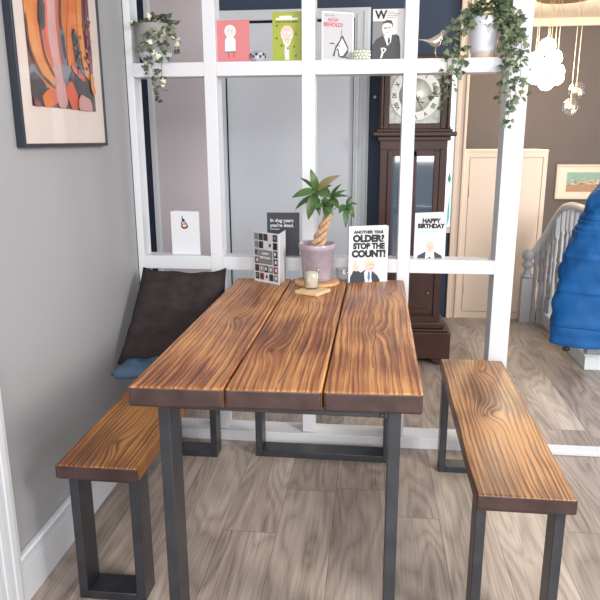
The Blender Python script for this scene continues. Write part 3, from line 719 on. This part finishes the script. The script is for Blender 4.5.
def art_poly(b, pts, mi, k):
    x = DP-.0045 + .00012*(k+1); v = [b.bm.verts.new((x, min(max(y, AY), AY+AW), min(max(z, AZ), AZ+AH))) for y, z in pts]
    f = b.bm.faces.new(v); f.material_index = mi
def ribbon(pts, w):
    P = [Vector(art(*p)) for p in pts]; f2 = []
    for a, c in zip(P, P[1:]):
        for k in range(6): f2.append(a.lerp(c, k/6))
    f2.append(P[-1])
    for _ in range(4): f2 = [f2[0]] + [(f2[i-1]+f2[i]*2+f2[i+1])/4 for i in range(1, len(f2)-1)] + [f2[-1]]
    L_, R_ = [], []; w = w*.00085
    for i, p in enumerate(f2):
        d = (f2[min(i+1, len(f2)-1)] - f2[max(i-1, 0)]).normalized(); n = Vector((-d.y, d.x))
        ends = min(1, (math.sin(math.pi*min(.5, (i+.6)/3*.5)))); ende = min(1, math.sin(math.pi*min(.5, (len(f2)-i-.4)/3*.5)))
        q = w*min(ends, ende); L_.append(p+n*q); R_.append(p-n*q)
    return [tuple(p) for p in L_ + R_[::-1]]
names = list(ART); b = MB()
seq = [('umber', [(AY, AZ), (AY+AW, AZ), (AY+AW, AZ+AH), (AY, AZ+AH)])]
def A_(n, pts, w): seq.append((n, ribbon(pts, w)))
A_('coral', [(150, -300), (170, -60), (190, 120), (230, 260)], 95); A_('orange', [(235, -260), (250, 0), (262, 120), (275, 250)], 70)
A_('slate', [(90, 290), (200, 285), (340, 290)], 40); A_('plum', [(318, -260), (322, 60), (335, 200), (345, 285)], 34)
A_('amber', [(108, -260), (108, 0), (122, 160), (160, 270), (215, 330)], 34); A_('orange', [(128, -240), (130, 20), (140, 140), (185, 255), (215, 300)], 16)
A_('rose', [(178, -200), (182, 40), (196, 170), (215, 300), (240, 430)], 34); A_('ember', [(163, -40), (168, 120), (186, 220), (195, 250)], 12)
A_('charcoal', [(150, -20), (150, 30), (152, 100)], 28); A_('slate', [(226, 90), (228, 150), (240, 245)], 22); A_('charcoal', [(226, 110), (229, 150), (240, 215)], 12)
A_('charcoal', [(268, 85), (280, 150), (300, 290)], 26); A_('amber', [(290, -260), (288, 0), (305, 160), (335, 290), (360, 360)], 22); A_('orange', [(262, -200), (250, 60), (252, 240)], 16)
A_('plum', [(312, 40), (335, 150), (345, 270)], 26); A_('charcoal', [(110, 325), (150, 360), (150, 400)], 60); A_('charcoal', [(255, 320), (320, 350), (350, 410)], 74)
A_('orange', [(178, 340), (185, 375), (195, 408)], 58); A_('ember', [(185, 345), (200, 372), (205, 400)], 22); A_('rose', [(218, 300), (225, 360), (235, 420)], 40); A_('ember', [(245, 320), (270, 370), (290, 430)], 40)
A_('charcoal', [(140, -200), (142, 60), (160, 200), (200, 290)], 5); A_('umber', [(215, -200), (216, 80), (226, 90)], 7); A_('charcoal', [(308, -100), (322, 160), (352, 300)], 5); A_('umber', [(98, 40), (110, 170), (150, 280), (200, 335)], 6); A_('ember', [(262, 240), (290, 275), (320, 300)], 12)
for q_ in range(16): A_(('charcoal', 'rose', 'plum')[q_ % 3], [(312+(q_*37) % 26, 20+q_*15), (320+(q_*37) % 26, 30+q_*15)], 7)
for q_ in range(12): A_(('slate', 'umber')[q_ % 2], [(268+(q_*23) % 30, 100+q_*16), (274+(q_*23) % 30, 108+q_*16)], 7)
A_('rose', [(290, 400), (320, 415), (350, 432)], 40); A_('amber', [(345, 270), (350, 330), (362, 362)], 16); A_('plum', [(122, 385), (150, 415)], 16)
A_('coral', [(240, -420), (150, -300), (120, -140)], 40); A_('amber', [(200, -420), (270, -380), (310, -260)], 36); A_('slate', [(160, -380), (220, -330)], 40)
for k, (n_, pg) in enumerate(seq): art_poly(b, pg, names.index(n_), k)
o = b.build('artwork', [ART[n] for n in names], t, fix=False)

# ------------------------------------------------------------------ grandfather clock
t = thing('grandfather_clock', 'tall dark mahogany grandfather clock standing against the navy wall', 'clock', (1.245, 1.245, 0))
YB = .12
b = MB(); b.box(-.262, .262, -.125, YB, .035, .205, bev=.006).box(-.245, .245, -.118, YB, .205, .222, bev=.006).box(-.22, .22, -.108, YB, .222, .262, bev=.008)
for s_ in (-1, 1):
    b.plate([(s_*.262, 0), (s_*.19, 0), (s_*.165, .020), (s_*.15, .036), (s_*.262, .036)], -.125, -.09)
    b.box(min(s_*.262, s_*.19), max(s_*.262, s_*.19), .06, YB, 0, .036)
b.build('plinth', CLOCKWOOD, t)
b = MB(); b.box(-.182, .182, -.085, YB, .262, 1.345)
for s_ in (-1, 1): b.box(min(s_*.15, s_*.19), max(s_*.15, s_*.19), -.100, -.0845, .301, 1.289, bev=.003)
b.box(-.19, .19, -.098, -.085, 1.29, 1.345).box(-.19, .19, -.098, -.085, .262, .30).box(-.20, .20, -.10, YB, .60, .625, bev=.004)
b.build('trunk', CLOCKWOOD, t)
b = MB(); b.box(-.145, .145, -.104, -.086, .315, .59, bev=.004).box(-.11, .11, -.110, -.103, .35, .555, bev=.004)
p_ = b.build('base_door', CLOCKWOOD, t); MB().sphere((.112, -.120, .45), .008, n=12).build('knob', BRASS, p_)
b = MB(); b.box(-.145, -.118, -.106, -.088, .635, 1.28, bev=.003).box(.118, .145, -.106, -.088, .635, 1.28, bev=.003).box(-.02, .02, -.106, -.088, .635, 1.28, bev=.003).box(-.118, .118, -.106, -.088, .635, .67).box(-.118, .118, -.106, -.088, 1.25, 1.28)
p_ = b.build('trunk_door', CLOCKWOOD, t)
MB().box(-.118, -.02, -.0975, -.094, .67, 1.25).box(.02, .118, -.0975, -.094, .67, 1.25).build('glass_pane', CLOCKGLASS, p_)
b = MB(); b.box(-.205, .205, -.115, YB, 1.335, 1.36, bev=.004).box(-.235, .235, -.14, YB, 1.36, 1.385, bev=.006).box(-.212, .212, -.12, YB, 1.385, 1.40, bev=.003)
b.box(-.175, .175, -.06, YB, 1.40, 1.755).box(-.200, .200, -.112, YB, 1.745, 1.77, bev=.003).box(-.222, .222, -.13, YB, 1.77, 1.795, bev=.006)
b.box(-.175, -.145, -.10, -.0595, 1.401, 1.745, bev=.003).box(.145, .175, -.10, -.0595, 1.401, 1.745, bev=.003).box(-.145, .145, -.10, -.06, 1.40, 1.43, bev=.003)
b.build('hood', CLOCKWOOD, t)
for s_ in (-1, 1): MB().lathe([(.014, 1.40), (.016, 1.405), (.011, 1.42), (.0105, 1.71), (.015, 1.725), (.017, 1.735), (.016, 1.745)], (s_*.188, -.098, 0), 16).build('column', CLOCKWOOD, t)
dl = MB().box(-.143, .143, -.069, -.061, 1.432, 1.742).build('dial_plate', BRASSDIAL, t)
dc = 1.585
MB().lathe([(.140, 0), (.142, .002), (.142, .005), (.137, .006), (0, .006)], (0, -.069, dc), 56, axis='Y', cap=False).build('chapter_ring', DIAL, dl)
MB().lathe([(.092, 0), (.092, .0005), (.0, .0005)], (0, -.0755, dc), 48, axis='Y', cap=False).build('dial_centre', mat('pale_centre', (206, 206, 200), .4, metal=.3, var=.15, scale=70), dl)
nums = ['XII', 'I', 'II', 'III', 'IIII', 'V', 'VI', 'VII', 'VIII', 'IX', 'X', 'XI']
for k, s_ in enumerate(nums):
    a = R(30*k); o = txt(s_, .033, .116*math.sin(a), dc+.116*math.cos(a), BLACK, dl, y=-.0757, bold=.0008, sx=.9, name='numeral')
    o.rotation_euler = (R(90), a, 0)
b = MB(); b.tube([(0, -.080, dc), (-.055, -.080, dc+.035)], [.003, .0012], 6).tube([(0, -.083, dc), (.045, -.083, dc-.085)], [.003, .001], 6).sphere((0, -.082, dc), .006, n=10)
b.build('clock_hands', BLACK, dl)

# small white hook on the navy wall
t = thing('wall_hook', 'small white hook on the navy wall left of the clock', 'hook', (1.018, 1.373, 1.589))
MB().lathe([(.010, 0), (.010, .003), (.004, .006), (.004, .016), (.009, .019), (.009, .024), (.004, .027)], n=14, axis='Y').build('hook_peg', WHITE, t)

# ------------------------------------------------------------------ cream cupboard
t = thing('cupboard', 'tall cream painted cupboard standing in the hall behind the divider', 'cupboard', (1.683, 2.25, 0))
CW = .588
b = MB(); b.box(0, CW, 0, .42, 0, 1.25).box(0, CW+.004, -.012, .42, 1.25, 1.268, bev=.004).box(.0, .035, -.012, 0, 0, 1.25).box(CW-.03, CW, -.012, 0, 0, 1.25).box(.035, CW-.03, -.012, 0, 1.215, 1.25).box(.035, CW-.03, -.012, 0, 0, .05)
b.build('cabinet_body', CREAM, t)
d_ = MB().box(.040, CW-.034, -.010, -.001, .055, 1.208, bev=.002).build('door', CREAM, t)
for z_ in (.2, .93): MB().tube([(.045, -.013, z_), (.045, -.013, z_+.08)], .004, 8).build('hinge', CREAM, d_)

# ------------------------------------------------------------------ banister on its white string
t = thing('banister', 'grey white turned-spindle banister at the stairhead on the right', 'banister', (2.34, 1.15, 0))
b = MB(); b.box(-.04, .62, -.03, 1.16, 0, .085, bev=.003).box(-.05, .62, -.04, 1.16, .085, .10, bev=.004)
b.build('base_board', mat('pale_white_string_paint', (226, 234, 238), .4), t)
RP = [(0, -.05, .915), (0, .60, .915), (0, .76, .90), (-.006, .86, .855), (-.025, .93, .77), (-.06, .985, .66), (-.105, 1.01, .565), (-.140, 1.02, .50)]
rp = []
for a_, c_ in zip(RP, RP[1:]):
    a_, c_ = Vector(a_), Vector(c_); k_ = max(2, int((c_-a_).length/.02))
    for i in range(k_): rp.append(a_.lerp(c_, i/k_))
rp.append(Vector(RP[-1]))
for _ in range(10): rp = [rp[0]] + [(rp[i-1]+rp[i]*2+rp[i+1])/4 for i in range(1, len(rp)-1)] + [rp[-1]]
rings = []
for i, p in enumerate(rp):
    d = (rp[min(i+1, len(rp)-1)] - rp[max(i-1, 0)]).normalized(); u = Vector((1, 0, 0)); w = u.cross(d)
    w = w if w.z > 0 else -w
    shp = [(-.022, -.022), (.022, -.022), (.030, -.010), (.032, .004), (.022, .018), (0, .024), (-.022, .018), (-.032, .004), (-.030, -.010)]
    rings.append([p + u*a + w*c for a, c in shp])
MB().ring_surface(rings).build('handrail', mat('white_handrail_paint', (206, 206, 208), .35), t)
def spindle(h):
    b = MB(); k = h/.8
    b.box(-.016, .016, -.016, .016, 0, .13*k)
    pr_ = [(.016, .13), (.019, .14), (.012, .155), (.017, .17), (.019, .20), (.013, .27), (.010, .36), (.013, .42), (.018, .43), (.010, .445), (.014, .50), (.015, .56), (.011, .62), (.017, .635), (.016, .65)]
    b.lathe([(r_, z*k) for r_, z in pr_], n=12)
    b.box(-.015, .015, -.015, .015, .65*k, h)
    return b
acc = 0; last = rp[0]; nxt = .16
for p_ in rp[1:-3]:
    acc += (p_-last).length; last = p_
    if acc >= nxt:
        z0 = .10 if p_.x > -.035 else 0
        spindle(p_.z-.018-z0).build('spindle', BALWHITE, t, (p_.x, p_.y, z0)); nxt += .098 if p_.y < .8 else .075
b = MB(); b.box(-.035, .035, -.035, .035, .10, .84, bev=.003).lathe([(.03, .84), (.042, .85), (.036, .865), (.03, .875), (.040, .89), (.030, .91), (.001, .92)], n=20)
b.build('newel_post', BALWHITE, t, (.0, .0, 0))
b = MB(); b.box(-.038, .038, -.035, .035, 0, .34, bev=.003).lathe([(.036, .34), (.042, .36), (.026, .375), (.022, .41), (.040, .43), (.044, .445), (.028, .455), (.026, .47), (.042, .49), (.045, .51), (.038, .535), (.02, .55), (0, .553)], n=24)
b.build('newel_post', BALWHITE, t, (-.165, 1.02, 0))

# ------------------------------------------------------------------ blue padded jacket hung over the near newel
t = thing('padded_jacket', 'bright blue padded jacket hanging over the near end of the banister', 'jacket', (2.34, 1.10, 0))
def loft(levels, nseg=48, quilt=.010, bands=9, seed=1, cap=True):
    rings = []; n = 70
    for j in range(n+1):
        f = j/n*(len(levels)-1); i = min(int(f), len(levels)-2); g_ = f-i; g_ = g_*g_*(3-2*g_)
        z, cx, cy, rx, ry = [levels[i][k]*(1-g_)+levels[i+1][k]*g_ for k in range(5)]
        q = quilt*abs(math.sin(math.pi*j/n*bands))**.6
        ring = []
        for k in range(nseg):
            a = 2*math.pi*k/nseg
            wr = .006*math.sin(3*a+8*z+seed)+.005*math.sin(7*a-23*z+seed*2)+.004*math.sin(13*a+41*z+2*math.sin(5*a))
            ring.append((cx+(rx+q+wr)*math.cos(a), cy+(ry+q+wr)*math.sin(a), z))
        rings.append(ring)
    return MB().ring_surface(rings, cap=cap)
loft([(.185, .02, -.03, .285, .13), (.30, .02, -.03, .285, .14), (.50, .02, -.02, .265, .14), (.70, .02, -.02, .240, .135), (.84, .02, -.01, .200, .125), (.90, .02, 0, .170, .12), (.97, .01, 0, .135, .11)], bands=13).build('jacket_body', BLUE, t)
loft([(.95, .0, 0, .125, .11), (1.0, .01, .0, .125, .108), (1.06, .03, .0, .115, .10), (1.11, .05, .0, .085, .08), (1.14, .06, 0, .03, .03)], bands=2, seed=4).build('jacket_hood', BLUE, t)
def sleeve(pts, rr, seed):
    P = [Vector(p) for p in pts]; f2 = []
    for a, c in zip(P, P[1:]):
        for k in range(10): f2.append(a.lerp(c, k/10))
    f2.append(P[-1]); n = len(f2)
    return MB().tube(f2, [(rr[0]*(1-i/(n-1))+rr[1]*i/(n-1)) + .008*abs(math.sin(math.pi*i/(n-1)*5)) for i in range(n)], 20)
sleeve([(.14, -.07, .84), (.20, -.12, .62), (.22, -.14, .36)], (.075, .058), 3).build('jacket_sleeve', BLUE, t)
MB().sphere((-.20, -.13, .175), .017, n=14, sc=(1.3, 1, .8)).build('cord_lock', BLACK, t)

# ------------------------------------------------------------------ seascape picture on the taupe wall
t = thing('framed_print', 'small landscape print in a cream frame on the taupe rear wall', 'picture', (3.03, 3.598, .80))
hw, hh = .33, .315
b = MB(); b.box(-hw, hw, -.03, -.001, 0, .018, bev=.002).box(-hw, hw, -.03, -.001, hh-.018, hh, bev=.002).box(-hw, -hw+.018, -.03, -.001, .018, hh-.018).box(hw-.018, hw, -.03, -.001, .018, hh-.018)
b.build('frame', CREAM, t)
MB().box(-hw+.018, hw-.018, -.018, -.002, .018, hh-.018).build('mount', mat('ivory_mount', (226, 214, 196), .6), t)
b = MB(); b.box(-.235, .235, -.0195, -.0185, .068, .245, 0)
b.plate([(-.235, .068), (.235, .068), (.235, .13), (.10, .125), (-.05, .138), (-.235, .125)], -.0205, -.0197, 1)
b.plate([(-.235, .125), (-.05, .138), (.10, .125), (.235, .13), (.235, .175), (.16, .195), (.08, .17), (0, .188), (-.10, .16), (-.235, .145)], -.0205, -.0197, 2)
rnd = random.Random(9)
for k in range(26):
    x, z = rnd.uniform(-.2, .2), rnd.uniform(.13, .18); b.box(x, x+rnd.uniform(.006, .02), -.0213, -.0206, z, z+rnd.uniform(.004, .010), 3+k % 2)
b.build('artwork', [mat('print_sea_green', (140, 168, 152), .5, var=.1, scale=20), mat('print_sand', (172, 132, 98), .5, var=.1, scale=20), mat('print_harbour_beige', (176, 164, 130), .5, var=.3, scale=40), DARKP, WHITEP], t)

# ------------------------------------------------------------------ cluster pendant lamp in the hall
t = thing('pendant_lamp', 'cluster of round glass globes, most glowing, hung on thin cords in the hall', 'lamp', (2.37, 2.52, 2.37))
MB().lathe([(.20, -.045), (.205, -.04), (.205, -.003), (.20, -.001)], n=48).build('ceiling_plate', mat('dark_bronze_plate', (120, 96, 76), .35, metal=.6), t)
balls = [(2.255, 1.996, 1, -.06), (2.332, 1.925, 1, .03), (2.191, 1.907, 1, .0), (2.275, 1.868, 1, -.08), (2.365, 1.83, 1, .06), (2.285, 1.752, 1, .02), (2.222, 1.80, 1, .08), (2.325, 1.78, 1, -.09), (2.502, 1.693, 0, .0), (2.456, 1.573, 0, -.05)]
for x, z, on, dy in balls:
    p = (x-2.37, dy, z-2.37); r_ = .058 if on else .064
    g_ = MB().sphere(p, r_, n=28).build('globe', GLOW if on else GLASS, t)
    if on: g_['label'] = 'glowing warm white globe'
    else:
        g_['label'] = 'clear unlit glass globe'
        MB().sphere(p, .022, n=14).tube([(p[0], p[1], p[2]+.018), (p[0], p[1], p[2]+.056)], .006, 8).build('bulb', mat('unlit_bulb_glass', (214, 190, 150), .2, metal=.4), g_)
    top_p = (x-2.37, dy, -.046)
    MB().tube([(p[0], p[1], p[2]+r_), top_p], .0020, 6).build('cord', CORD, t)
# real light of the glowing globes
for x, z, y in ((2.28, 1.72, 2.5),):
    l = bpy.data.lights.new('pendant_glow', 'POINT'); l.energy = 14; l.color = (1, .82, .6); l.shadow_soft_size = .12
    o = bpy.data.objects.new('pendant_glow', l); COL.objects.link(o); o.location = (2.30, 2.35, 1.62)
